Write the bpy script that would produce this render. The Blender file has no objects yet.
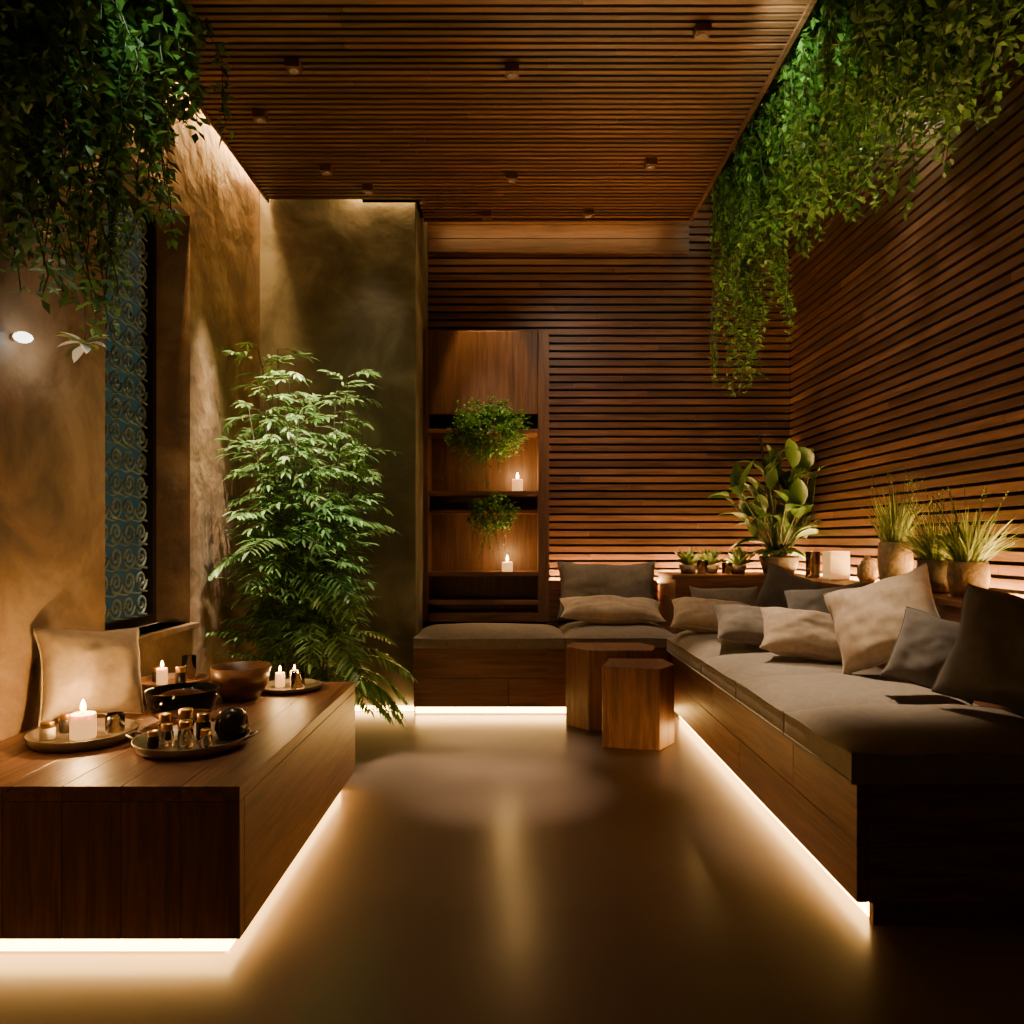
import bpy, math, random
from mathutils import Vector, Matrix, Euler, noise
random.seed(7)
R=random.uniform
S=bpy.context.scene
COL=S.collection

# ------------------------------------------------------------------ materials
def newmat(n):
    m=bpy.data.materials.new(n); m.use_nodes=True
    nt=m.node_tree; b=nt.nodes['Principled BSDF']
    return m,nt,b
def ramp(nt,stops):
    r=nt.nodes.new('ShaderNodeValToRGB')
    e=r.color_ramp.elements
    while len(e)<len(stops): e.new(0.5)
    for i,(p,c) in enumerate(stops):
        e[i].position=p; e[i].color=(*c,1)
    return r
def wood(n,dark,light,sc,rough=.45,bump=.15,var=.5):
    m,nt,b=newmat(n); L=nt.links
    tc=nt.nodes.new('ShaderNodeTexCoord'); geo=nt.nodes.new('ShaderNodeNewGeometry')
    mp=nt.nodes.new('ShaderNodeMapping'); mp.inputs['Scale'].default_value=sc
    L.new(tc.outputs['Object'],mp.inputs['Vector'])
    mu=nt.nodes.new('ShaderNodeMath'); mu.operation='MULTIPLY'; mu.inputs[1].default_value=37.
    L.new(geo.outputs['Random Per Island'],mu.inputs[0])
    ad=nt.nodes.new('ShaderNodeVectorMath'); ad.operation='ADD'
    L.new(mp.outputs[0],ad.inputs[0]); L.new(mu.outputs[0],ad.inputs[1])
    n1=nt.nodes.new('ShaderNodeTexNoise'); n1.inputs['Scale'].default_value=1; n1.inputs['Detail'].default_value=7
    n1.inputs['Roughness'].default_value=.62; n1.inputs['Distortion'].default_value=.7
    L.new(ad.outputs[0],n1.inputs['Vector'])
    r=ramp(nt,[(.3,dark),(.5,[(a+c)/2 for a,c in zip(dark,light)]),(.72,light)])
    L.new(n1.outputs['Fac'],r.inputs[0])
    mr=nt.nodes.new('ShaderNodeMapRange'); mr.inputs['To Min'].default_value=1-var*.7; mr.inputs['To Max'].default_value=1+var*.5
    L.new(geo.outputs['Random Per Island'],mr.inputs['Value'])
    hs=nt.nodes.new('ShaderNodeHueSaturation'); L.new(r.outputs[0],hs.inputs['Color']); L.new(mr.outputs[0],hs.inputs['Value'])
    L.new(hs.outputs[0],b.inputs['Base Color'])
    b.inputs['Roughness'].default_value=rough
    bp=nt.nodes.new('ShaderNodeBump'); bp.inputs['Strength'].default_value=bump; bp.inputs['Distance'].default_value=.01
    L.new(n1.outputs['Fac'],bp.inputs['Height']); L.new(bp.outputs[0],b.inputs['Normal'])
    return m
def mottled(n,c1,c2,scale,rough,bump=.2,rvar=0,detail=8,metal=0,bscale=None,bdist=.01,c3=None):
    m,nt,b=newmat(n); L=nt.links
    tc=nt.nodes.new('ShaderNodeTexCoord')
    n1=nt.nodes.new('ShaderNodeTexNoise'); n1.inputs['Scale'].default_value=scale; n1.inputs['Detail'].default_value=detail
    n1.inputs['Roughness'].default_value=.6; n1.inputs['Distortion'].default_value=.5
    L.new(tc.outputs['Object'],n1.inputs['Vector'])
    st=[(.3,c1),(.7,c2)] if c3 is None else [(.34,c1),(.5,c2),(.62,c3)]
    r=ramp(nt,st); L.new(n1.outputs['Fac'],r.inputs[0]); L.new(r.outputs[0],b.inputs['Base Color'])
    b.inputs['Roughness'].default_value=rough; b.inputs['Metallic'].default_value=metal
    if rvar:
        mr=nt.nodes.new('ShaderNodeMapRange'); mr.inputs['To Min'].default_value=rough-rvar; mr.inputs['To Max'].default_value=rough+rvar
        L.new(n1.outputs['Fac'],mr.inputs['Value']); L.new(mr.outputs[0],b.inputs['Roughness'])
    if bump:
        n2=nt.nodes.new('ShaderNodeTexNoise'); n2.inputs['Scale'].default_value=bscale or scale*4; n2.inputs['Detail'].default_value=5
        L.new(tc.outputs['Object'],n2.inputs['Vector'])
        bp=nt.nodes.new('ShaderNodeBump'); bp.inputs['Strength'].default_value=bump; bp.inputs['Distance'].default_value=bdist
        L.new(n2.outputs['Fac'],bp.inputs['Height']); L.new(bp.outputs[0],b.inputs['Normal'])
    return m
def fabric(n,c):
    m=mottled(n,[x*.82 for x in c],[min(1,x*1.12) for x in c],30,.95,.35,bscale=420,bdist=.002)
    m.node_tree.nodes['Principled BSDF'].inputs['Sheen Weight'].default_value=.15
    return m
def leafmat(n,c1,c2,rough=.45,trans=.35):
    m,nt,b=newmat(n); L=nt.links
    geo=nt.nodes.new('ShaderNodeNewGeometry')
    r=ramp(nt,[(0,c1),(.75,c2),(1,[min(1,x*1.5) for x in c2])]); L.new(geo.outputs['Random Per Island'],r.inputs[0])
    L.new(r.outputs[0],b.inputs['Base Color']); b.inputs['Roughness'].default_value=rough
    t=nt.nodes.new('ShaderNodeBsdfTranslucent'); L.new(r.outputs[0],t.inputs['Color'])
    mx=nt.nodes.new('ShaderNodeMixShader'); mx.inputs[0].default_value=trans
    L.new(b.outputs[0],mx.inputs[1]); L.new(t.outputs[0],mx.inputs[2])
    L.new(mx.outputs[0],nt.nodes['Material Output'].inputs['Surface'])
    return m
def plain(n,c,rough=.5,metal=0,trans=0,emit=None,es=0,sss=0):
    m,nt,b=newmat(n)
    b.inputs['Base Color'].default_value=(*c,1); b.inputs['Roughness'].default_value=rough; b.inputs['Metallic'].default_value=metal
    b.inputs['Transmission Weight'].default_value=trans
    if emit: b.inputs['Emission Color'].default_value=(*emit,1); b.inputs['Emission Strength'].default_value=es
    if sss: b.inputs['Subsurface Weight'].default_value=sss; b.inputs['Subsurface Scale'].default_value=.03
    return m
WARM=(1,.54,.17); WHITE=(1,.73,.48)
M_slat=wood('walnut_slat',(.060,.026,.0155),(.205,.096,.055),(2.5,2.5,40),.40,.12,.6)
M_ceil=wood('ceiling_slat_wood',(.055,.023,.0135),(.185,.082,.045),(2.5,60,60),.40,.12,.65)
M_dark=plain('slat_backing_black',(.006,.003,.0025),.9)
M_wX=wood('oak_grain_across',(.085,.035,.018),(.26,.115,.058),(3,45,45),.42,.2,.3)
M_wY=wood('oak_grain_along',(.085,.035,.018),(.26,.115,.058),(45,3,45),.42,.2,.3)
M_wZ=wood('oak_grain_vertical',(.085,.035,.018),(.26,.115,.058),(45,45,3),.45,.2,.3)
M_cab=wood('cabinet_walnut',(.065,.030,.017),(.19,.090,.049),(40,40,3),.45,.2,.25)
M_block=wood('block_wood',(.09,.037,.018),(.31,.135,.066),(38,38,3.0),.5,.35,.2)
M_plL=mottled('ochre_plaster',(.125,.088,.057),(.26,.168,.098),3.2,.5,.9,.15,bscale=5,bdist=.03,c3=(.38,.275,.175))
M_plC=mottled('olive_plaster',(.075,.072,.052),(.145,.132,.092),2.3,.6,.45,.1,bscale=4,bdist=.02,c3=(.24,.23,.18))
M_floor=mottled('polished_concrete',(.148,.107,.080),(.180,.132,.100),1.2,.26,.04,.02,bscale=5,bdist=.006,detail=3)
M_fG=fabric('grey_brown_linen',(.155,.128,.097))
M_fS=fabric('seat_linen',(.22,.18,.135))
M_fB=fabric('beige_linen',(.42,.325,.225))
M_fD=fabric('dark_taupe_linen',(.095,.083,.07))
M_vine=leafmat('vine_leaf',(.03,.08,.018),(.085,.20,.035))
M_vineR=leafmat('vine_leaf_bright',(.03,.095,.015),(.11,.26,.045))
M_bam=leafmat('bamboo_leaf',(.06,.16,.035),(.22,.40,.12),.36)
M_stem=plain('plant_stem',(.06,.07,.025),.6)
M_ti=leafmat('broad_leaf',(.02,.05,.010),(.07,.13,.03),.32,.2)
M_grass=leafmat('grass_blade',(.10,.16,.035),(.30,.37,.10),.5,.4)
M_succ=leafmat('succulent_leaf',(.06,.12,.03),(.14,.2,.06),.4,.1)
M_wax=plain('candle_wax',(.85,.56,.28),.5,0,0,(1,.48,.14),1.3,.3)
M_flame=plain('flame',(1,.6,.2),.5,0,0,(1,.52,.13),45)
M_led=plain('led_diffuser',(1,.8,.5),.5,0,0,(1,.54,.14),32)
M_led2=plain('cove_led_diffuser',(1,.8,.5),.5,0,0,(1,.56,.17),260)
M_glass=plain('clear_glass',(.95,.9,.82),.04,0,1)
M_brass=plain('brass',(.75,.48,.18),.28,1)
M_blk=plain('black_glaze',(.02,.017,.015),.22)
M_tray=mottled('hammered_pewter',(.22,.18,.14),(.34,.28,.21),12,.35,.3,metal=.7)
M_bowl=wood('bowl_wood',(.08,.034,.016),(.24,.11,.05),(6,6,30),.35,.1,.1)
M_pot=mottled('woven_pot',(.24,.16,.085),(.45,.32,.19),25,.8,.9,bscale=70)
M_potD=mottled('dark_clay_pot',(.08,.058,.042),(.15,.11,.08),14,.7,.4)
M_cer=mottled('pale_ceramic',(.52,.44,.32),(.66,.56,.42),10,.5,.2)
M_teal=mottled('teal_patina',(.20,.27,.24),(.38,.44,.37),9,.45,.3,metal=.1)
M_tealbg=plain('teal_backlit_glass',(.02,.05,.055),.3,0,0,(.09,.23,.235),.13)
M_white=plain('white_petal',(.95,.96,.9),.5)
M_sconce=plain('opal_glass',(1,1,.95),.4,0,0,(1,.97,.86),5)
M_metal=plain('dark_bronze',(.05,.035,.025),.4,.8)
M_fix=wood('fixture_walnut',(.06,.025,.012),(.16,.07,.035),(20,20,20),.3,.1,.1)
M_lamp=plain('lamp_lens',(.2,.13,.08),.2,0,0,(1,.6,.3),.04)

# ------------------------------------------------------------------ mesh builder
class MB:
    def __init__(s): s.v=[];s.f=[];s.m=[];s.sm=[];s.mats=[]
    def mi(s,mat):
        if mat not in s.mats: s.mats.append(mat)
        return s.mats.index(mat)
    def face(s,idx,mat,sm=False): s.f.append(idx); s.m.append(s.mi(mat)); s.sm.append(sm)
    def box(s,x0,x1,y0,y1,z0,z1,mat):
        b=len(s.v); s.v+=[(x,y,z) for z in (z0,z1) for y in (y0,y1) for x in (x0,x1)]
        for q in [(0,2,3,1),(4,5,7,6),(0,1,5,4),(2,6,7,3),(0,4,6,2),(1,3,7,5)]: s.face([b+i for i in q],mat)
    def lathe(s,prof,c,mat,seg=32,sm=True,sx=1,sy=1):
        b=len(s.v);n=len(prof)
        for r,z in prof:
            for k in range(seg):
                a=2*math.pi*k/seg
                s.v.append((c[0]+r*sx*math.cos(a),c[1]+r*sy*math.sin(a),c[2]+z))
        for i in range(n-1):
            for k in range(seg):
                k2=(k+1)%seg
                s.face([b+i*seg+k,b+i*seg+k2,b+(i+1)*seg+k2,b+(i+1)*seg+k],mat,sm)
        if prof[0][0]>1e-4: s.face([b+k for k in range(seg)][::-1],mat)
        if prof[-1][0]>1e-4: s.face([b+(n-1)*seg+k for k in range(seg)],mat)
    def prism(s,pts,z0,z1,mat):
        b=len(s.v);n=len(pts)
        s.v+=[(x,y,z0) for x,y in pts]+[(x,y,z1) for x,y in pts]
        s.face([b+i for i in range(n)][::-1],mat); s.face([b+n+i for i in range(n)],mat)
        for i in range(n):
            j=(i+1)%n; s.face([b+i,b+j,b+n+j,b+n+i],mat)
    def tube(s,pts,r,mat,seg=5,r1=None):
        b=len(s.v);n=len(pts); r1=r if r1 is None else r1
        for i,p in enumerate(pts):
            p=Vector(p); d=(Vector(pts[min(i+1,n-1)])-Vector(pts[max(i-1,0)]))
            if d.length<1e-7: d=Vector((0,0,1))
            d.normalize(); u=d.orthogonal().normalized() if abs(d.z)>.95 else d.cross(Vector((0,0,1))).normalized()
            w=d.cross(u); rr=r+(r1-r)*i/max(1,n-1)
            for k in range(seg):
                a=2*math.pi*k/seg; s.v.append(tuple(p+u*rr*math.cos(a)+w*rr*math.sin(a)))
        for i in range(n-1):
            for k in range(seg):
                k2=(k+1)%seg; s.face([b+i*seg+k,b+i*seg+k2,b+(i+1)*seg+k2,b+(i+1)*seg+k],mat,True)
    def leaf(s,p,d,L,W,mat,n=2,droop=.3,fold=.25,peak=.45):
        p=Vector(p); d=Vector(d).normalized(); b=len(s.v)
        side=d.cross(Vector((0,0,1)))
        if side.length<.15: side=Vector((R(-1,1),R(-1,1),R(-.3,.3)))
        side=(side.normalized()+Vector((R(-.35,.35),R(-.35,.35),R(-.35,.35)))).normalized()
        nor=side.cross(d)
        s.v.append(tuple(p)); 
        for i in range(1,n):
            t=i/n; p=p+d*(L/n); d=(d+Vector((0,0,-droop/n))).normalized()
            w=W*.5*(math.sin(math.pi*(t**(math.log(.5)/math.log(peak))))**.8)
            s.v+= [tuple(p+side*w+nor*w*fold),tuple(p),tuple(p-side*w+nor*w*fold)]
        p=p+d*(L/n); s.v.append(tuple(p)); tip=len(s.v)-1
        s.face([b,b+2,b+1],mat,True); s.face([b,b+3,b+2],mat,True)
        for i in range(n-2):
            q=b+1+3*i
            s.face([q,q+1,q+4,q+3],mat,True); s.face([q+1,q+2,q+5,q+4],mat,True)
        q=b+1+3*(n-2)
        s.face([q,q+1,tip],mat,True); s.face([q+1,q+2,tip],mat,True)
    def clamp(s,x0=-9,x1=9,y0=-9,y1=9,z0=-9,z1=9):
        s.v=[(min(max(a,x0+R(0,.01)),x1-R(0,.01)),min(max(c,y0+R(0,.01)),y1-R(0,.01)),min(max(z,z0),z1)) for a,c,z in s.v]
    def obj(s,name,bevel=0,parent=None,seg=2,origin=None):
        me=bpy.data.meshes.new(name); v=s.v
        if origin: v=[(a[0]-origin[0],a[1]-origin[1],a[2]-origin[2]) for a in v]
        me.from_pydata(v,[],s.f)
        for m in s.mats: me.materials.append(m)
        me.polygons.foreach_set('material_index',s.m); me.polygons.foreach_set('use_smooth',s.sm); me.update()
        o=bpy.data.objects.new(name,me); COL.objects.link(o)
        if origin: o.location=origin
        if bevel:
            mo=o.modifiers.new('bevel','BEVEL'); mo.width=bevel; mo.segments=seg; mo.limit_method='ANGLE'
        if parent: o.parent=parent
        return o
def empty(name):
    e=bpy.data.objects.new(name,None); e.empty_display_size=.1; COL.objects.link(e); return e

# ------------------------------------------------------------------ room shell
XL=-1.48; XR=1.86; YB=4.95; YC=4.33; XC=-.562; ZT=3.55; Y0=-1.2; ZC=2.97
b=MB(); b.box(-2,2.1,Y0,5.2,-.1,0,M_floor); b.obj('floor')
b=MB()
b.box(-1.88,XL,Y0,2.69,0,ZT,M_plL); b.box(-1.88,XL,3.40,5.2,0,ZT,M_plL)
b.box(-1.88,XL,2.69,3.40,0,.62,M_plL); b.box(-1.88,XL,2.69,3.40,2.49,ZT,M_plL)
b.obj('wall_left')
b=MB(); b.box(XL,XC,YC,5.2,0,ZT,M_plC); b.obj('wall_alcove',.006)
PIT=.052; SH=.036
b=MB(); b.box(XC,2.1,YB+.03,5.2,0,ZT,M_dark)
z=.40
while z<3.45:
    c=R(XC+.3,XR-.3)
    b.box(XC,c-.001,YB,YB+.032,z,z+SH,M_slat); b.box(c+.001,XR,YB,YB+.032,z,z+SH,M_slat)
    z+=PIT
b.obj('wall_back')
b=MB(); b.box(XR+.03,2.1,Y0,YB+.03,0,ZT,M_dark)
z=.40
while z<ZT-.05:
    c=R(1.5,4.3)
    b.box(XR,XR+.032,Y0,c-.001,z,z+SH,M_slat); b.box(XR,XR+.032,c+.001,YB,z,z+SH,M_slat)
    z+=PIT
b.obj('wall_right')
b=MB(); b.box(-2,2.1,Y0,5.2,ZT,ZT+.1,M_plC); b.obj('ceiling')
PX0,PX1=-1.41,1.09
b=MB(); b.box(PX0,PX1,Y0,4.30,ZC+.040,ZC+.07,M_dark)
b.box(XC+.02,PX1,4.30,4.54,ZC+.040,ZC+.07,M_dark)
y=Y0
while y<4.52:
    x0=PX0 if y<4.26 else XC+.02
    c=R(-.9,.7)
    b.box(x0,c-.001,y,y+.025,ZC,ZC+.041,M_ceil); b.box(c+.001,PX1,y,y+.025,ZC,ZC+.041,M_ceil)
    y+=.041
b.box(PX1,PX1+.02,Y0,4.56,ZC-.01,ZC+.09,M_ceil)
b.box(XC+.02,PX1,4.542,4.56,ZC-.01,ZC+.09,M_ceil)
b.box(PX0-.012,PX0,Y0,4.30,ZC-.01,ZC+.09,M_ceil)
b.obj('ceiling_slatted_raft')
b=MB()
for k in range(3):
    b.box(XC+.004,1.18,YB-.03,YB-.001,2.915+k*.092,3.005+k*.092,M_slat)
b.box(XC+.004,1.18,YB-.03,YB-.001,3.2,3.4,M_slat); b.obj('trim_wall_fascia',.002)

# window in left wall: recessed teal scroll grille
b=MB()
xg=-1.66
b.box(-1.70,-1.685,2.60,3.40,.60,2.51,M_tealbg)
for (y0,y1,z0,z1) in [(2.69,2.725,.62,2.49),(3.365,3.40,.62,2.49),(2.725,3.365,.62,.66),(2.725,3.365,2.45,2.49)]:
    b.box(-1.69,-1.635,y0,y1,z0,z1,M_metal)
def spiral(cy,cz,r,sg,ph):
    pts=[]
    for i in range(26):
        t=i/25; a=ph+sg*t*3.4*math.pi; rr=r*(1-.85*t)
        pts.append((xg,cy+rr*math.cos(a),cz+rr*math.sin(a)))
    b.tube(pts,.0065,M_teal,5)
st=.106
for i in range(6):
    for j in range(17):
        cy=2.725+.053+i*st; cz=.715+j*st
        sg=1 if (i+j)%2 else -1
        spiral(cy,cz,.052,sg,(math.pi if sg>0 else 0)); 
        b.tube([(xg,cy-.053,cz-.053),(xg,cy-.02,cz-.058),(xg,cy+.02,cz-.048),(xg,cy+.053,cz-.053)],.005,M_teal,4)
b.obj('window_1')
b=MB(); b.box(-1.62,XL+.03,2.66,3.43,.595,.62,M_plL); b.obj('trim_windowsill',.004)

# ------------------------------------------------------------------ benches
E_left=empty('plank_bench'); E_sofa=empty('built_in_sofa'); E_banq=empty('banquette_seat')
def led(x0,x1,y0,y1,z0,z1,parent,mat=M_led):
    m=MB(); m.box(x0,x1,y0,y1,z0,z1,mat); return m.obj('led_strip',parent=parent)
lb=MB(); x0,x1,y0,y1=XL+.002,-.64,1.74,3.02
k=6
for i in range(k):
    a=x0+(x1-x0)*i/k; c=x0+(x1-x0)*(i+1)/k
    lb.box(a+.0004,c-.0004,y0,y1,.385,.42,M_wY)
    lb.box(a+.0004,c-.0004,y0,y0+.03,.06,.384,M_wZ)
lb.box(x1-.03,x1,y0+.031,y1,.06,.384,M_wY)
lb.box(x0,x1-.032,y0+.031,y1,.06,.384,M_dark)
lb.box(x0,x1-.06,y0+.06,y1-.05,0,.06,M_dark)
lb.obj('bench_body',.0015,E_left)
led(-.70,-.685,1.80,2.96,.008,.050,E_left)
led(XL+.01,-.685,1.785,1.80,.008,.050,E_left)
rb=MB(); x0,x1,y0,y1=.893,1.55,1.915,4.20
for (za,zb) in [(.06,.215),(.217,.368)]:
    segs=[y0,2.9,y1] if za<.1 else [y0,2.35,3.3,y1]
    for a,c in zip(segs[:-1],segs[1:]): rb.box(x0,x0+.03,a+.0008,c-.0008,za,zb,M_wY)
    rb.box(x0+.031,x1+.31,y0,y0+.03,za,zb,M_wX)
rb.box(x0+.045,XR-.01,y0+.006,y0+.03,0,.0595,M_wX)
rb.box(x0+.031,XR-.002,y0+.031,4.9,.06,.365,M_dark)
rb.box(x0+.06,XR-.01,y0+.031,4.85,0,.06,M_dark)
rb.box(1.55,1.58,y0,4.42,.368,.765,M_wY); rb.box(1.581,1.79,y0,4.42,.368,.765,M_wX)
rb.box(1.54,1.80,y0-.005,4.42,.766,.79,M_wY)
rb.box(.97,1.55,4.40,4.42,.40,.765,M_wX); rb.box(.97,.99,4.421,4.89,.40,.765,M_wY); rb.box(.991,1.79,4.421,4.88,.40,.765,M_dark)
rb.box(.96,1.80,4.4205,4.895,.7665,.79,M_wX)
rb.obj('sofa_base',.002,E_sofa)
led(.938,.952,1.95,4.15,.008,.050,E_sofa)
led(1.808,1.838,1.95,4.9,.770,.780,E_sofa,M_led2)
led(1.0,1.80,4.90,4.93,.770,.780,E_sofa,M_led2)
fb=MB(); FY=4.20
for (za,zb) in [(.05,.215),(.217,.382)]:
    segs=[XC+.002,-.02,.5,.892] if za<.1 else [XC+.002,.2,.892]
    for a,c in zip(segs[:-1],segs[1:]): fb.box(a+.0008,c-.0008,FY,FY+.03,za,zb,M_wX)
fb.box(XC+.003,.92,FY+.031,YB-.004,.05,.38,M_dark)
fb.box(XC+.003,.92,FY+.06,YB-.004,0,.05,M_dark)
fb.box(.236,.958,4.86,4.892,.381,.735,M_wX)
fb.obj('banquette_base',.002,E_banq)
led(XC+.01,.90,FY+.04,FY+.055,.008,.044,E_banq)
led(.26,.97,4.90,4.93,.722,.732,E_banq,M_led2)
led(-1.2,XC-.01,YC-.02,YC-.003,.004,.03,None)

# ------------------------------------------------------------------ cushions
def seatcushion(x0,x1,y0,y1,z0,z1,mat,parent):
    nx=max(2,int((x1-x0)/.03)); ny=max(2,int((y1-y0)/.03))
    m=MB(); ph=R(0,50)
    def prof(d): return 1-math.exp(-d/.045)
    for side in (1,0):
        base=len(m.v)
        for j in range(ny+1):
            for i in range(nx+1):
                u=i/nx; v=j/ny
                x=x0+(x1-x0)*u; y=y0+(y1-y0)*v
                if side:
                    e=prof(min(x-x0,x1-x))*prof(min(y-y0,y1-y))
                    z=z1-.036+.042*e+.012*math.sin(math.pi*u)*math.sin(math.pi*v)+.007*noise.noise(Vector((x*6+ph,y*6,0)))
                else: z=z0
                m.v.append((x,y,z))
        for j in range(ny):
            for i in range(nx):
                q=base+j*(nx+1)+i; f=[q,q+1,q+nx+2,q+nx+1]
                m.face(f if side else f[::-1],mat,True)
    N=(nx+1)*(ny+1)
    ring=[i for i in range(nx+1)]+[j*(nx+1)+nx for j in range(1,ny+1)]+[ny*(nx+1)+i for i in range(nx-1,-1,-1)]+[j*(nx+1) for j in range(ny-1,0,-1)]
    for k in range(len(ring)):
        a=ring[k]; c=ring[(k+1)%len(ring)]
        m.face([N+a,N+c,c,a],mat,True)
    pts=[Vector(m.v[i]) for i in ring]+[Vector(m.v[ring[0]])]
    m.tube([(p.x,p.y,p.z-.004) for p in pts],.0045,mat,6)
    m.tube([(p.x,p.y,z0+.008) for p in pts],.004,mat,6)
    return m.obj('seat_cushion',.014,parent,seg=3)
ys=[1.90,2.38,2.89,3.42,4.19]
for a,c in zip(ys[:-1],ys[1:]): seatcushion(.875,1.548,a+.006,c-.006,.369,.486,M_fS,E_sofa)
seatcushion(XC+.006,.30,4.185,4.64,.384,.48,M_fS,E_banq); seatcushion(.306,.955,4.195,4.85,.384,.48,M_fS,E_banq)
seatcushion(.963,1.545,4.20,4.395,.369,.48,M_fS,E_sofa)

def pillow(cx,cy,cz,w,h,t,rx,ry,rz,mat):
    m=MB(); N=26; ph=R(0,99)
    for side in (1,-1):
        for j in range(N+1):
            for i in range(N+1):
                u=2*i/N-1; v=2*j/N-1
                x=u*w/2*(1-.09*(1-v*v)*abs(u)**2); z=v*h/2*(1-.09*(1-u*u)*abs(v)**2)
                f=max(0,(1-abs(u)**2.6))**.5*max(0,(1-abs(v)**2.6))**.5
                wr=noise.noise(Vector((u*2.0+ph,v*2.0,side*3)))*.22+noise.noise(Vector((u*4.5+ph,v*4.5,side*5)))*.10
                wr+=.08*math.sin(9*math.atan2(v,u)+ph)*(abs(u*v))
                y=-side*(t/2*f*(1+wr)+.002)
                m.v.append((x+.012*noise.noise(Vector((v*1.6+ph,u,4)))*h*2,y,z+.022*noise.noise(Vector((u*1.5+ph,v,9)))*w*2))
        base=0 if side>0 else (N+1)**2
        for j in range(N):
            for i in range(N):
                q=base+j*(N+1)+i; f=[q,q+1,q+N+2,q+N+1]
                m.face(f if side>0 else f[::-1],mat,True)
    M=(N+1)**2
    ring=[i for i in range(N+1)]+[j*(N+1)+N for j in range(1,N+1)]+[N*(N+1)+i for i in range(N-1,-1,-1)]+[j*(N+1) for j in range(N-1,0,-1)]
    for k in range(len(ring)):
        a=ring[k]; c=ring[(k+1)%len(ring)]; m.face([M+a,M+c,c,a],mat,True)
    m.tube([(m.v[i][0],0,m.v[i][2]) for i in ring]+[(m.v[ring[0]][0],0,m.v[ring[0]][2])],.004,mat,6)
    o=m.obj('throw_pillow'); rot=Euler((math.radians(rx),math.radians(ry),math.radians(rz)))
    o.rotation_euler=rot
    mat3=rot.to_matrix(); zmin=min((mat3@Vector(v)).z for v in m.v)
    o.location=(cx,cy,cz-zmin)
    return o
Z=.493
pillow(1.43,2.04,Z,.42,.34,.16,-22,8,-54,M_fD)
pillow(1.37,2.38,Z,.27,.25,.12,-25,12,-45,M_fD)
pillow(1.37,2.72,Z,.38,.34,.17,-26,-20,-36,M_fB)
pillow(1.26,3.10,Z,.42,.24,.14,-50,8,-12,M_fB)
pillow(1.42,3.32,Z,.36,.29,.12,-22,-8,-30,M_fD)
pillow(1.17,3.56,Z,.38,.26,.13,-60,5,-6,M_fG)
pillow(1.42,3.76,Z,.34,.30,.12,-22,20,-25,M_fD)
pillow(1.08,4.02,Z,.42,.26,.13,-60,4,-12,M_fB)
pillow(1.24,4.30,Z,.40,.24,.10,-18,0,0,M_fG)
pillow(.61,4.74,Z,.64,.37,.15,-14,0,0,M_fG)
pillow(.60,4.46,Z,.62,.22,.13,-64,2,0,M_fB)
pillow(-1.34,2.36,.423,.32,.29,.15,-18,5,54,M_fB)

# ------------------------------------------------------------------ block stools
def block(pts,h):
    m=MB(); cx=sum(p[0] for p in pts)/len(pts); cy=sum(p[1] for p in pts)/len(pts)
    m.prism(pts,0,h,M_block); return m.obj('wood_block_stool',.006,origin=(cx,cy,0))
block([(.433,3.56),(.700,3.50),(.800,3.64),(.775,3.80),(.50,3.82)],.39)
block([(.290,4.00),(.400,3.86),(.735,3.86),(.78,4.02),(.72,4.15),(.34,4.15)],.425)

# ------------------------------------------------------------------ shelf cabinet
m=MB(); cx0,cx1=XC+.002,.235; yf=4.66
m.box(cx0,cx1,4.90,YB-.004,.482,2.33,M_cab)
m.box(cx1-.07,cx1,yf+.02,4.899,.482,2.33,M_cab)
m.box(cx0,cx0+.03,yf+.02,4.899,.482,2.33,M_cab)
m.box(cx0+.031,cx1-.071,yf+.04,4.899,1.80,2.33,M_cab)
for z in (1.70,1.31,.80,.62):
    m.box(cx0+.031,cx1-.071,yf,4.899,z-.028,z,M_wX)
m.box(cx0+.031,cx1-.071,yf+.10,4.899,1.17,1.195,M_wX)
m.box(cx0+.031,cx1-.071,yf+.02,4.899,.482,.54,M_wX)
m.obj('shelf_cabinet',.003)

# ------------------------------------------------------------------ plants
def strand(m,p,L,mat,ll=.04,spread=.25,nl=2,start=None,stem=True,xmax=9,xmin=-9):
    p=Vector(p); d=Vector(start) if start else Vector((R(-1,1),R(-1,1),R(-.2,.3)))*spread+Vector((0,0,-.4))
    pts=[tuple(p)]; t=0; st=.03
    while t<L:
        d=d+Vector((R(-.25,.25),R(-.25,.25),-.22)); d.normalize()
        if d.z>-.2 and t>.2: d.z-=.3
        p=p+d*st; t+=st
        p.x=min(max(p.x,xmin),xmax); pts.append(tuple(p))
        for _ in range(nl):
            dd=Vector((R(-1,1),R(-1,1),R(-.9,.35)))
            s=R(.7,1.25)*ll
            m.leaf(p+Vector((R(-.016,.016),R(-.016,.016),R(-.015,.015))),dd,s,s*.5,mat,2,.5)
    if stem: m.tube(pts[::2] if len(pts)>4 else pts,.0022,M_stem,3)
def clump(m,x,y,ztop,zb,n,rad,mat,ll,**k):
    for i in range(n):
        sh=R(-.05,.35) if R(0,1)<.7 else R(.3,.7)
        strand(m,(x+R(-rad,rad),y+R(-rad,rad),ztop),max(.1,ztop-zb-sh),mat,ll*R(.9,1.1),.3,3,**k)
m=MB()
for i in range(42):
    y=R(2.5,4.3); x=R(1.18,1.66) if y<3.5 else R(1.16,1.50)
    zb=R(2.3,2.9)
    if R(0,1)<.35: zb=R(2.2,2.45)
    if y>3.7 and x<1.40: zb=R(2.15,2.6)
    if x>1.56: zb=max(zb,2.55)
    clump(m,x,y,3.50,zb,8,.08,M_vineR,.043,xmax=1.83,xmin=1.13)
for i in range(80):
    strand(m,(R(1.15,1.4),R(2.8,4.3),3.5),R(.4,.8),M_vineR,.04,.4,3,xmax=1.83,xmin=1.13)
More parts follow.
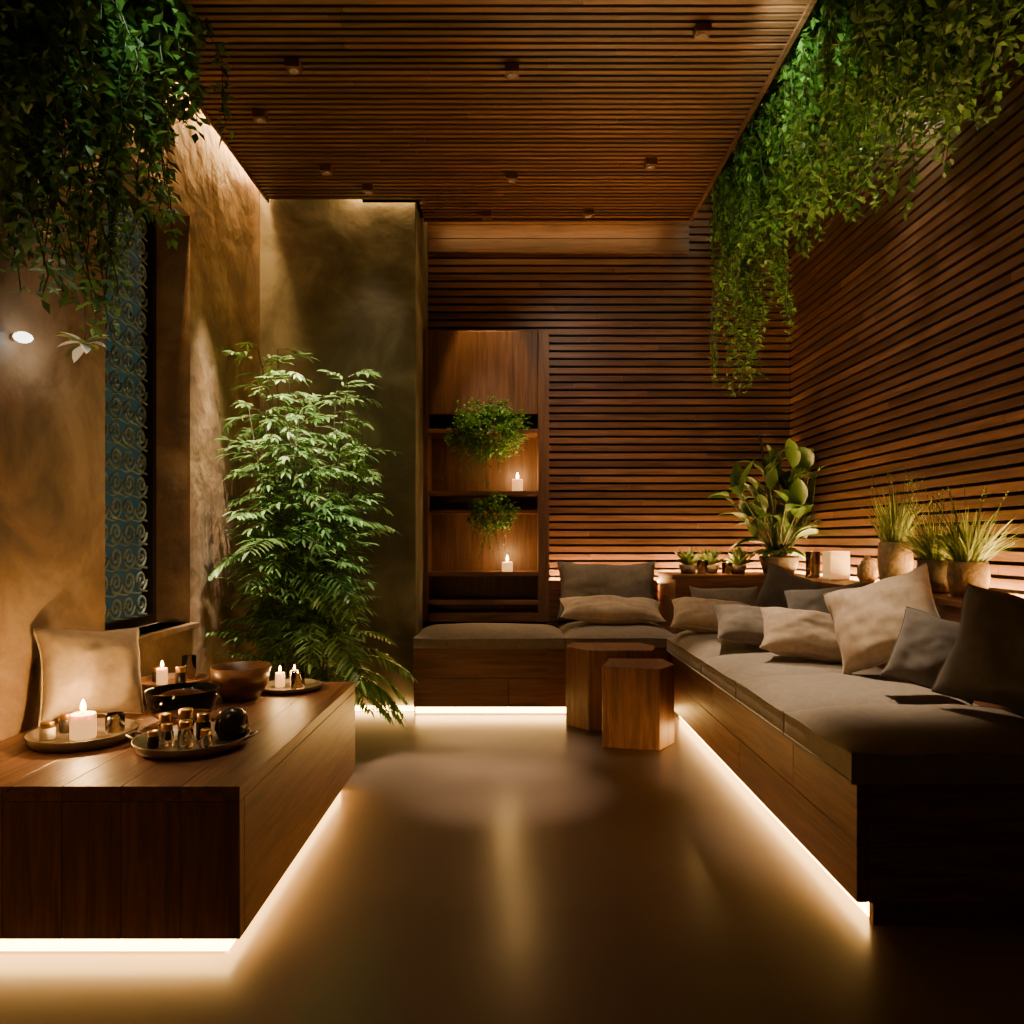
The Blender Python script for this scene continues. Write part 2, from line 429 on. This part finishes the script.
for i in range(30): strand(m,(R(1.17,1.34),R(3.95,4.25),3.4),R(1.2,1.62),M_vineR,.034,.05,2)
for i in range(22):
    clump(m,R(1.5,1.78),R(2.0,3.2),3.5,R(2.45,2.9),8,.08,M_vineR,.046,xmax=1.83)
m.box(1.15,1.80,1.6,4.4,3.48,3.548,M_metal)
m.clamp(x0=1.112,x1=1.85)
m.obj('hanging_vine_planter')
m=MB()
for i in range(40):
    y=R(1.75,2.8); x=R(-1.40,-1.20)
    if y<2.3 : zb=R(1.70,2.3)
    elif y<2.5: zb=R(2.02,2.5)
    else: zb=R(2.36,2.7)
    clump(m,x,y,ZC-.03,zb,8,.06,M_vine,.047,xmin=-1.46)
for i in range(22): strand(m,(R(-1.42,-1.28),R(2.1,2.34),2.9),R(1.0,1.26),M_vine,.042,.08,2,xmin=-1.46)
m.box(-1.40,-1.20,1.5,2.9,2.935,2.962,M_metal)
m.clamp(x0=-1.47)
VL=m.obj('hanging_vine_planter')

m=MB(); bx,by=-1.08,3.80
m.lathe([(.15,0),(.19,.02),(.20,.24),(.18,.26),(.17,.24),(.0,.235)],(bx,by,0),M_potD,32)
def cane(x,y,lean,H,p0=.22,dens=2):
    p=Vector((x,y,.2)); d=Vector((lean[0],lean[1],1)).normalized(); pts=[tuple(p)]; t=0
    while t<H:
        d=(d+Vector((R(-.03,.03),R(-.03,.03),-.004*t))).normalized(); p=p+d*.055; t+=.055; pts.append(tuple(p))
        if t>p0:
            for _ in range(dens):
                if R(0,1)<.9:
                    a=R(0,2*math.pi); bl=R(.12,.28)*(1-.35*t/H)
                    bd=Vector((math.cos(a),math.sin(a),R(.1,1.0))).normalized(); q=p.copy(); bp=[tuple(q)]
                    for s in range(5):
                        bd=(bd+Vector((0,0,-.14))).normalized(); q=q+bd*bl/5
                        bp.append(tuple(q))
                        if s>0:
                            for sg in (-1,1):
                                sd=bd.cross(Vector((0,0,1)))*sg*R(.5,1.2)+bd+Vector((0,0,R(-.5,.3)))
                                m.leaf(q,sd,R(.045,.09),R(.012,.019),M_bam,3,.6,.2)
                    m.leaf(q,bd,R(.06,.10),.017,M_bam,3,.5)
                    m.tube(bp,.0018,M_stem,3)
    m.tube(pts,.0075,M_stem,6,.003)
for i in range(22):
    a=R(0,2*math.pi); r=R(.02,.12); tall=i<6; H=R(.7,1.45) if not tall else R(1.45,1.80)
    k=.55 if tall else 1
    cane(bx+r*math.cos(a),by+r*math.sin(a),(math.cos(a)*R(.02,.20)*k,math.sin(a)*R(.02,.14)*k),H)
def frond(p,az,el,L,ll,mat,n=16,droop=1.2,wd=.017):
    p=Vector(p); d=Vector((math.cos(az)*math.cos(el),math.sin(az)*math.cos(el),math.sin(el))); pts=[tuple(p)]
    for i in range(n):
        t=i/n; d=(d+Vector((0,0,-droop/n))).normalized(); p=p+d*L/n
        pts.append(tuple(p))
        if i>2:
            sd=d.cross(Vector((0,0,1)))
            if sd.length<.01: continue
            sd.normalize(); s=ll*math.sin(math.pi*min(1,(t*.85+.15)))**.6
            for sg in (-1,1):
                m.leaf(p,sd*sg+d*.55+Vector((0,0,R(-.25,.05))),s*R(.85,1.1)+.01,wd,mat,3,.7,.2)
    m.leaf(p,d,ll*.6,wd,mat,3,.4); m.tube(pts,.003,M_stem,4,.001)
for i in range(62):
    az=R(0,2*math.pi); h=R(.25,1.05)
    frond((bx+R(-.12,.12),by+R(-.14,.08),h),az,R(.1,1.2),R(.30,.46),R(.10,.15),M_bam,18,1.3)
for i in range(9):
    frond((bx+.1,by,R(.25,.45)),R(-.9,.7),R(.3,.9),R(.40,.52),.12,M_bam,16,1.7)
m.clamp(x0=-1.475,y1=4.31,z0=.02)
m.obj('potted_bamboo_palm')

def bush(name,cx,cy,cz,r,potz,trail):
    m=MB(); m.lathe([(.045,0),(.06,.06),(.054,.065),(0,.06)],(cx,4.75,potz),M_potD,24)
    for i in range(8):
        q=Vector((cx+R(-.04,.04),4.75,potz+.06)); e=Vector((cx+R(-.1,.1),cy-.02,cz+R(-.05,.05)))
        m.tube([tuple(q),tuple((q+e)/2+Vector((0,-.02,.05))),tuple(e)],.003,M_stem,4)
    for i in range(int(1100*(r/.2)**2)):
        a=R(0,2*math.pi); e=math.asin(R(-1,1)); rr=r*R(.2,1)**.45*(1+.15*math.sin(3*a+e*4))
        o=Vector((math.cos(a)*math.cos(e)*1.08,math.sin(a)*math.cos(e)*.75,math.sin(e)*.80))
        p=Vector((cx,cy,cz))+o*rr
        d=(o+Vector((R(-.6,.6),R(-.6,.6),R(-.9,.3)))).normalized()
        for s_ in range(4):
            p=p+d*.010
            s=R(.015,.027); m.leaf(p,(R(-1,1),R(-1,1),R(-.6,.8)),s,s*.7,M_vineR,2,.3)
    for i in range(trail):
        x=cx+R(-r*.9,r*.6); strand(m,(x,cy-R(0,.04),cz-r*.4),R(.08,.22)+r*.4,M_vine,.02,.04)
    m.clamp(x0=XC+.04,x1=.16,y1=4.86)
    return m.obj(name)
bush('trailing_shelf_plant',-.15,4.66,1.69,.215,1.705,9)
bush('trailing_shelf_plant',-.12,4.64,1.165,.125,1.20,4)
m=MB()
for i in range(9): strand(m,(-.30+R(-.09,.09),4.80,1.66),R(.12,.28),M_vine,.026,.05)
for i in range(5): strand(m,(-.22+R(-.06,.06),4.72,1.16),R(.12,.25),M_vine,.022,.05)
m.obj('dangling_ivy')

# candles --------------------------------------------------------------
def plight(name,loc,e,r=.02,col=WARM):
    l=bpy.data.lights.new(name,'POINT'); l.energy=e; l.color=col; l.shadow_soft_size=r
    o=bpy.data.objects.new(name,l); o.location=loc; COL.objects.link(o); return o
def flame(m,x,y,z,s=1):
    m.lathe([(0,0),(.004*s,.004*s),(.0055*s,.010*s),(.004*s,.017*s),(.0015*s,.023*s),(0,.026*s)],(x,y,z),M_flame,10)
def candle(x,y,z,r,h,glass=False,lit=True,e=.5,name='wax_candle',fs=.8):
    m=MB(); bz=.006 if glass else 0
    m.lathe([(r*.97,bz),(r,.004+bz),(r,h-.004),(r*.93,h),(r*.7,h-.004),(0,h-.007)],(x,y,z),M_wax,28)
    m.tube([(x,y,z+h-.008),(x+.001,y,z+h+.006)],.0012,M_blk,5)
    if glass:
        R1=r+.008; H=h*1.45
        m.lathe([(0,0),(R1*.95,0),(R1,.005),(R1,H),(R1-.003,H),(R1-.003,.006),(0,.0055)],(x,y,z),M_glass,28)
    if lit: flame(m,x,y,z+h+.002,fs)
    m.obj(name)
    if lit and e: plight('candle_light',(x,y,z+h+.04),e*1.5,.012)
candle(.035,4.70,1.31,.034,.075,False,True,4.0,'wax_candle',1.7)
candle(-.03,4.70,.80,.034,.06,False,True,3.6,'wax_candle',1.7)

def tray(x,y,z,r,h=.03,mat=M_tray,name='round_tray',handles=False):
    m=MB(); m.lathe([(0,0),(r*.9,0),(r*.93,.004),(r,h),(r*.975,h),(r*.9,.010),(0,.009)],(x,y,z),mat,48)
    if handles:
        for sg in (-1,1):
            m.tube([(x+sg*r*.98,y-.03,z+h*.9),(x+sg*(r+.02),y-.02,z+h+.005),(x+sg*(r+.02),y+.02,z+h+.005),(x+sg*r*.98,y+.03,z+h*.9)],.004,mat,6)
    return m.obj(name)
T=.421
tray(-1.24,2.14,T,.145,.03)
candle(-1.235,2.13,T+.010,.034,.070,False,True,4.8,'wax_candle',1.5)
def jar(x,y,z,r,h,body=M_blk,lid=M_brass,name='cosmetic_jar'):
    m=MB(); m.lathe([(0,0),(r*.95,0),(r,.004),(r,h*.62),(r*.8,h*.68),(r*.8,h*.7)],(x,y,z),body,24)
    m.lathe([(r*.86,h*.7),(r*.88,h*.71),(r*.88,h*.98),(r*.82,h),(0,h)],(x,y,z),lid,24)
    return m.obj(name)
jar(-1.325,2.11,T+.010,.020,.05,M_cer,M_brass); jar(-1.32,2.19,T+.010,.018,.055,M_blk,M_brass)
candle(-1.17,2.18,T+.010,.018,.04,True,False,0,'glass_candle')
tray(-.90,2.085,T,.155,.028,M_tray,'round_tray',True)
for (x,y,r,h) in [(-.985,2.10,.018,.075),(-.955,2.05,.016,.06),(-.935,2.12,.022,.085),(-.90,2.04,.020,.07),(-.88,2.11,.020,.075),(-.985,2.03,.015,.045),(-.84,2.03,.016,.05)]:
    jar(x,y,T+.010,r,h,M_blk if R(0,1)<.6 else M_glass,M_brass)
m=MB(); m.lathe([(0,0),(.036,.002),(.047,.03),(.043,.06),(.028,.08),(0,.088)],(-.805,2.125,T+.011),M_blk,28); m.obj('black_stone_jar')
m=MB(); m.lathe([(0,0),(.06,0),(.10,.035),(.112,.10),(.108,.10),(.096,.037),(.058,.006),(0,.005)],(-1.06,2.38,T),M_glass,40); m.obj('glass_bowl')
m=MB(); m.lathe([(0,0),(.06,0),(.095,.05),(.105,.12),(.098,.12),(.088,.055),(.055,.012),(0,.01)],(-.99,2.70,T),M_bowl,40); m.obj('wooden_bowl')
m=MB(); m.lathe([(0,0),(.095,0),(.115,.02),(.122,.07),(.125,.085),(.115,.085),(.112,.074),(0,.072)],(-1.21,2.64,T),M_bowl,40); m.obj('wooden_serving_riser')
candle(-1.23,2.60,T+.073,.018,.055,False,True,1.6,'wax_candle',1); jar(-1.165,2.60,T+.073,.018,.06,M_blk,M_brass); jar(-1.27,2.65,T+.073,.018,.05,M_blk,M_brass)
candle(-1.17,2.68,T+.073,.016,.06,True,False,0,'glass_candle')
tray(-.86,2.87,T,.12,.02,M_tray)
candle(-.90,2.87,T+.010,.018,.055,False,True,1.4,'wax_candle',1); candle(-.85,2.89,T+.010,.016,.06,False,True,0,'wax_candle'); candle(-.82,2.83,T+.010,.018,.045,True,True,.9,'glass_candle',.8)

# ledge objects ---------------------------------------------------------
LZ=.7905
m=MB(); px,py=1.66,4.60
m.lathe([(0,0),(.09,0),(.12,.10),(.115,.11),(.10,.09),(0,.09)],(px,py,LZ),M_potD,32)
for i in range(105):
    a=R(0,2*math.pi); e=R(.75,1.5); L0=R(.08,.62)
    d=Vector((math.cos(a)*math.cos(e),math.sin(a)*math.cos(e)*.7,math.sin(e)))
    p=Vector((px+R(-.03,.03),py+R(-.03,.03),LZ+.09)); q=p+d*L0
    m.tube([tuple(p),tuple(p+d*L0*.5+Vector((0,0,.01))),tuple(q)],.005,M_stem,5,.003)
    m.leaf(q,d+Vector((R(-.7,.7),R(-.6,.4),R(-.4,.1))),R(.13,.24),R(.070,.105),M_ti,8,R(.6,1.5),.3)
for i in range(14):
    a=R(0,2*math.pi); m.leaf((px,py,LZ+.12),(math.cos(a),math.sin(a)*.6,.4),R(.15,.24),.10,M_ti,8,1.4,.3)
m.clamp(x1=1.85,y1=4.94,z0=LZ+.001)
m.obj('potted_broadleaf_plant')
def succ(x,y,z,r,n=26,name='potted_succulent'):
    m=MB(); m.lathe([(0,0),(r*.7,0),(r,.055),(r*.9,.055),(0,.05)],(x,y,z),M_potD,24)
    for i in range(n):
        a=i*2.4; e=.2+1.2*i/n; d=(math.cos(a)*math.cos(e),math.sin(a)*math.cos(e),math.sin(e))
        m.leaf((x,y,z+.05),d,R(.07,.14),.03,M_succ,5,-.3,.5)
    m.obj(name)
succ(1.10,4.62,LZ,.06,40); succ(1.24,4.66,LZ,.07,46); succ(1.39,4.54,LZ,.05,30)
candle(1.16,4.50,LZ,.026,.06,True,True,1.4,'glass_candle',1)
candle(1.31,4.50,LZ,.024,.05,True,True,1.1,'glass_candle',1)
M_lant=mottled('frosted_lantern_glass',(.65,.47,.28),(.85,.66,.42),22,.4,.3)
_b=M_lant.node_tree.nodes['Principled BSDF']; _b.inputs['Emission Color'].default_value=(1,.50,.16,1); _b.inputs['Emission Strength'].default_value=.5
def lantern(x,y,w,h,e):
    m=MB()
    m.box(x-w/2,x+w/2,y-w/2,y+w/2,LZ,LZ+.008,M_cer)
    g=w/2
    m.box(x-g,x+g,y-g,y-g+.003,LZ+.008,LZ+h,M_lant); m.box(x-g,x+g,y+g-.003,y+g,LZ+.008,LZ+h,M_lant)
    m.box(x-g,x-g+.003,y-g+.0031,y+g-.0031,LZ+.008,LZ+h,M_lant); m.box(x+g-.003,x+g,y-g+.0031,y+g-.0031,LZ+.008,LZ+h,M_lant)
    m.lathe([(.018,.008),(.018,h*.5),(0,h*.5)],(x,y,LZ),M_wax,16); flame(m,x,y,LZ+h*.5,1)
    m.obj('candle_lantern',.002); plight('candle_light',(x,y,LZ+h*.75),e,.01)
lantern(1.70,3.88,.10,.15,1.6)
candle(1.66,4.08,LZ,.030,.10,True,True,1.4,'glass_candle',1.2)
m=MB(); m.lathe([(0,0),(.028,0),(.045,.03),(.045,.08),(.030,.10),(.032,.11),(.018,.115),(.012,.135),(0,.138)],(1.71,3.56,LZ),M_pot,32); m.obj('ceramic_jar')
def grasspot(x,y,r,h,n,gl,potmat,name,fan=.5):
    m=MB(); m.lathe([(0,0),(r*.72,0),(r*.85,.01),(r,h*.55),(r*.92,h),(r*.84,h),(r*.8,h*.9),(0,h*.88)],(x,y,LZ),potmat,32)
    for i in range(n):
        a=R(0,2*math.pi); q=R(0,r*.75); d=Vector((math.cos(a)*R(0,fan),math.sin(a)*R(0,fan),1))
        p=Vector((x+q*math.cos(a),y+q*math.sin(a),LZ+h*.88))
        m.leaf(p,d,gl*R(.4,1.15),R(.004,.008),M_grass,6,R(.1,1.6),.2,.3)
    for i in range(14):
        d=Vector((R(-.5,.3),R(-.5,.5),1)); p=Vector((x,y,LZ+h*.88)); q=p+d.normalized()*gl*R(1.1,1.45)
        m.tube([tuple(p),tuple((p+q)/2+Vector((0,0,.01))),tuple(q)],.0012,M_stem,3)
        for k in range(5): m.leaf(q-d.normalized()*.012*k,(R(-1,1),R(-1,1),.8),.015,.005,M_grass,2)
    m.clamp(x1=1.855); m.obj(name)
grasspot(1.70,3.28,.072,.20,220,.25,M_pot,'potted_grass',.45)
grasspot(1.70,2.96,.075,.13,300,.21,M_potD,'potted_grass',1.1)
grasspot(1.69,2.74,.07,.13,300,.22,M_pot,'potted_grass',1.1)

m=MB(); sx,sy,sz=-1.40,2.42,1.64
m.tube([(-1.40,2.30,1.95),(-1.385,2.34,1.80),(-1.38,2.39,1.70),(sx,sy,sz)],.0025,M_stem,5)
for i in range(12):
    a=i*2*math.pi/12; m.leaf((sx,sy,sz),(math.cos(a),math.sin(a)*.6-.2,.5*math.sin(a*2)+.15),.085,.034,M_white if i%2==0 else M_grass,5,.8)
m.obj('orchid_blossoms',parent=VL)
m=MB()
prof=[(.0,-.016),(.012,-.014),(.022,-.008),(.026,0),(.022,.008),(.012,.014),(0,.016)]
m.lathe(prof,(-1.448,2.19,1.60),M_sconce,24)
m.box(-1.4795,-1.460,2.178,2.202,1.592,1.608,M_brass)
m.obj('wall_light')
plight('wall_light_glow',(-1.36,2.26,1.60),.45,.02,(1,.93,.78))

# ------------------------------------------------------------------ lights
def spot(name,loc,tgt,e,ang,blend=1.,col=WHITE,r=.03):
    l=bpy.data.lights.new(name,'SPOT'); l.energy=e; l.color=col; l.spot_size=math.radians(ang); l.spot_blend=blend; l.shadow_soft_size=r
    o=bpy.data.objects.new(name,l); o.location=loc; d=Vector(tgt)-Vector(loc); o.rotation_euler=d.to_track_quat('-Z','Y').to_euler(); COL.objects.link(o)
fix=[(0,3.08,(-.05,3.0,0),420,20),(.73,2.84,(1.15,2.55,.4),520,26),(-.90,3.05,(-.95,2.3,.4),50,60),(-1.16,3.41,(-1.34,3.66,.9),900,30),(-.98,3.90,(-.86,3.68,.7),700,32),
     (-.80,4.12,(-.85,4.25,0),10,60),(0,3.98,(-.03,3.50,0),420,20),(.46,4.42,(.5,4.6,.4),80,60),(.72,3.84,(1.10,3.25,.4),480,24)]
for (x,y,t,e,a) in fix:
    m=MB(); m.box(x-.03,x+.03,y-.03,y+.03,ZC-.035,ZC-.001,M_fix); m.lathe([(.020,0),(.020,-.004),(.016,-.004),(0,-.002)],(x,y,ZC-.035),M_lamp,20)
    m.obj('ceiling_spotlight',.003)
    spot('spot_lamp_or_fill',(x,y,ZC-.045),t,e,a)
spot('spot_lamp_or_fill',(-.5,3.0,2.9),(-1.25,3.70,1.0),560,20,1,(1,.92,.72),.04)  # added fill without a fixture, brightens the palm's left side
spot('spot_lamp_or_fill',(.0,3.1,2.9),(-.90,3.75,.90),520,14,1,(1,.92,.72),.04)  # extra fill beam added near the centre fixture for the palm's right side
spot('spot_lamp_or_fill',(.35,3.4,2.9),(.75,4.95,1.5),40,80,1,WHITE,.05)  # added wash, no fixture: lifts the back wall slats
spot('spot_lamp_or_fill',(.5,2.9,2.9),(1.86,3.6,1.5),40,90,1,WHITE,.05)  # same kind of added wash for the right wall, no fixture
m=MB(); m.box(-.18,-.12,4.42,4.48,ZC-.035,ZC-.001,M_fix); m.obj('ceiling_spotlight')
spot('spot_lamp_or_fill',(-.15,4.45,2.92),(-.15,4.71,2.02),60,40,.35,WARM)
spot('spot_lamp_or_fill',(-.15,4.30,2.92),(-.15,4.66,1.5),100,26,1,WHITE)  # fill added to brighten the shelf plants, no fixture here
def area(name,loc,sx,sy,e,rot=(0,0,0),col=WARM):
    l=bpy.data.lights.new(name,'AREA'); l.shape='RECTANGLE'; l.size=sx; l.size_y=sy; l.energy=e; l.color=col
    o=bpy.data.objects.new(name,l); o.location=loc; o.rotation_euler=rot; COL.objects.link(o)
area('cove_led',(-1.448,2.2,3.10),.04,4.2,66)
area('cove_led',(-.76,4.315,3.08),.38,.022,12)
area('cove_led',(.26,4.70,3.10),1.5,.04,2.5,(math.radians(70),0,0))
for (x,y,e) in [(1.62,2.55,40),(1.50,3.3,66),(1.40,4.1,26)]:
    m=MB(); m.lathe([(.03,.03),(.03,-.02),(.024,-.02),(0,-.016)],(x,y,3.45),M_lamp,20); m.obj('ceiling_spotlight')
    plight('plant_lamp_or_fill',(x,y,3.36),e,.04,(1,.93,.55))
spot('plant_lamp_or_fill',(.9,2.6,2.9),(1.5,3.5,2.8),34,80,1,(.85,1,.6),.05)  # greenish fill added for the right vines, not a modelled lamp
spot('spot_lamp_or_fill',(-.95,2.1,2.88),(-1.4,2.42,1.7),24,55,1,(.85,1,.75))  # added fill on the orchid beside the left vines, has no fixture

w=bpy.data.worlds.new('World'); S.world=w; w.use_nodes=True
w.node_tree.nodes['Background'].inputs[0].default_value=(1,.70,.48,1); w.node_tree.nodes['Background'].inputs[1].default_value=.038

c=bpy.data.cameras.new('Camera'); c.lens=26; c.sensor_width=36; c.shift_y=28/1024; c.clip_start=.05
o=bpy.data.objects.new('Camera',c); o.location=(0,0,1); o.rotation_euler=(math.radians(90),0,0); COL.objects.link(o); S.camera=o
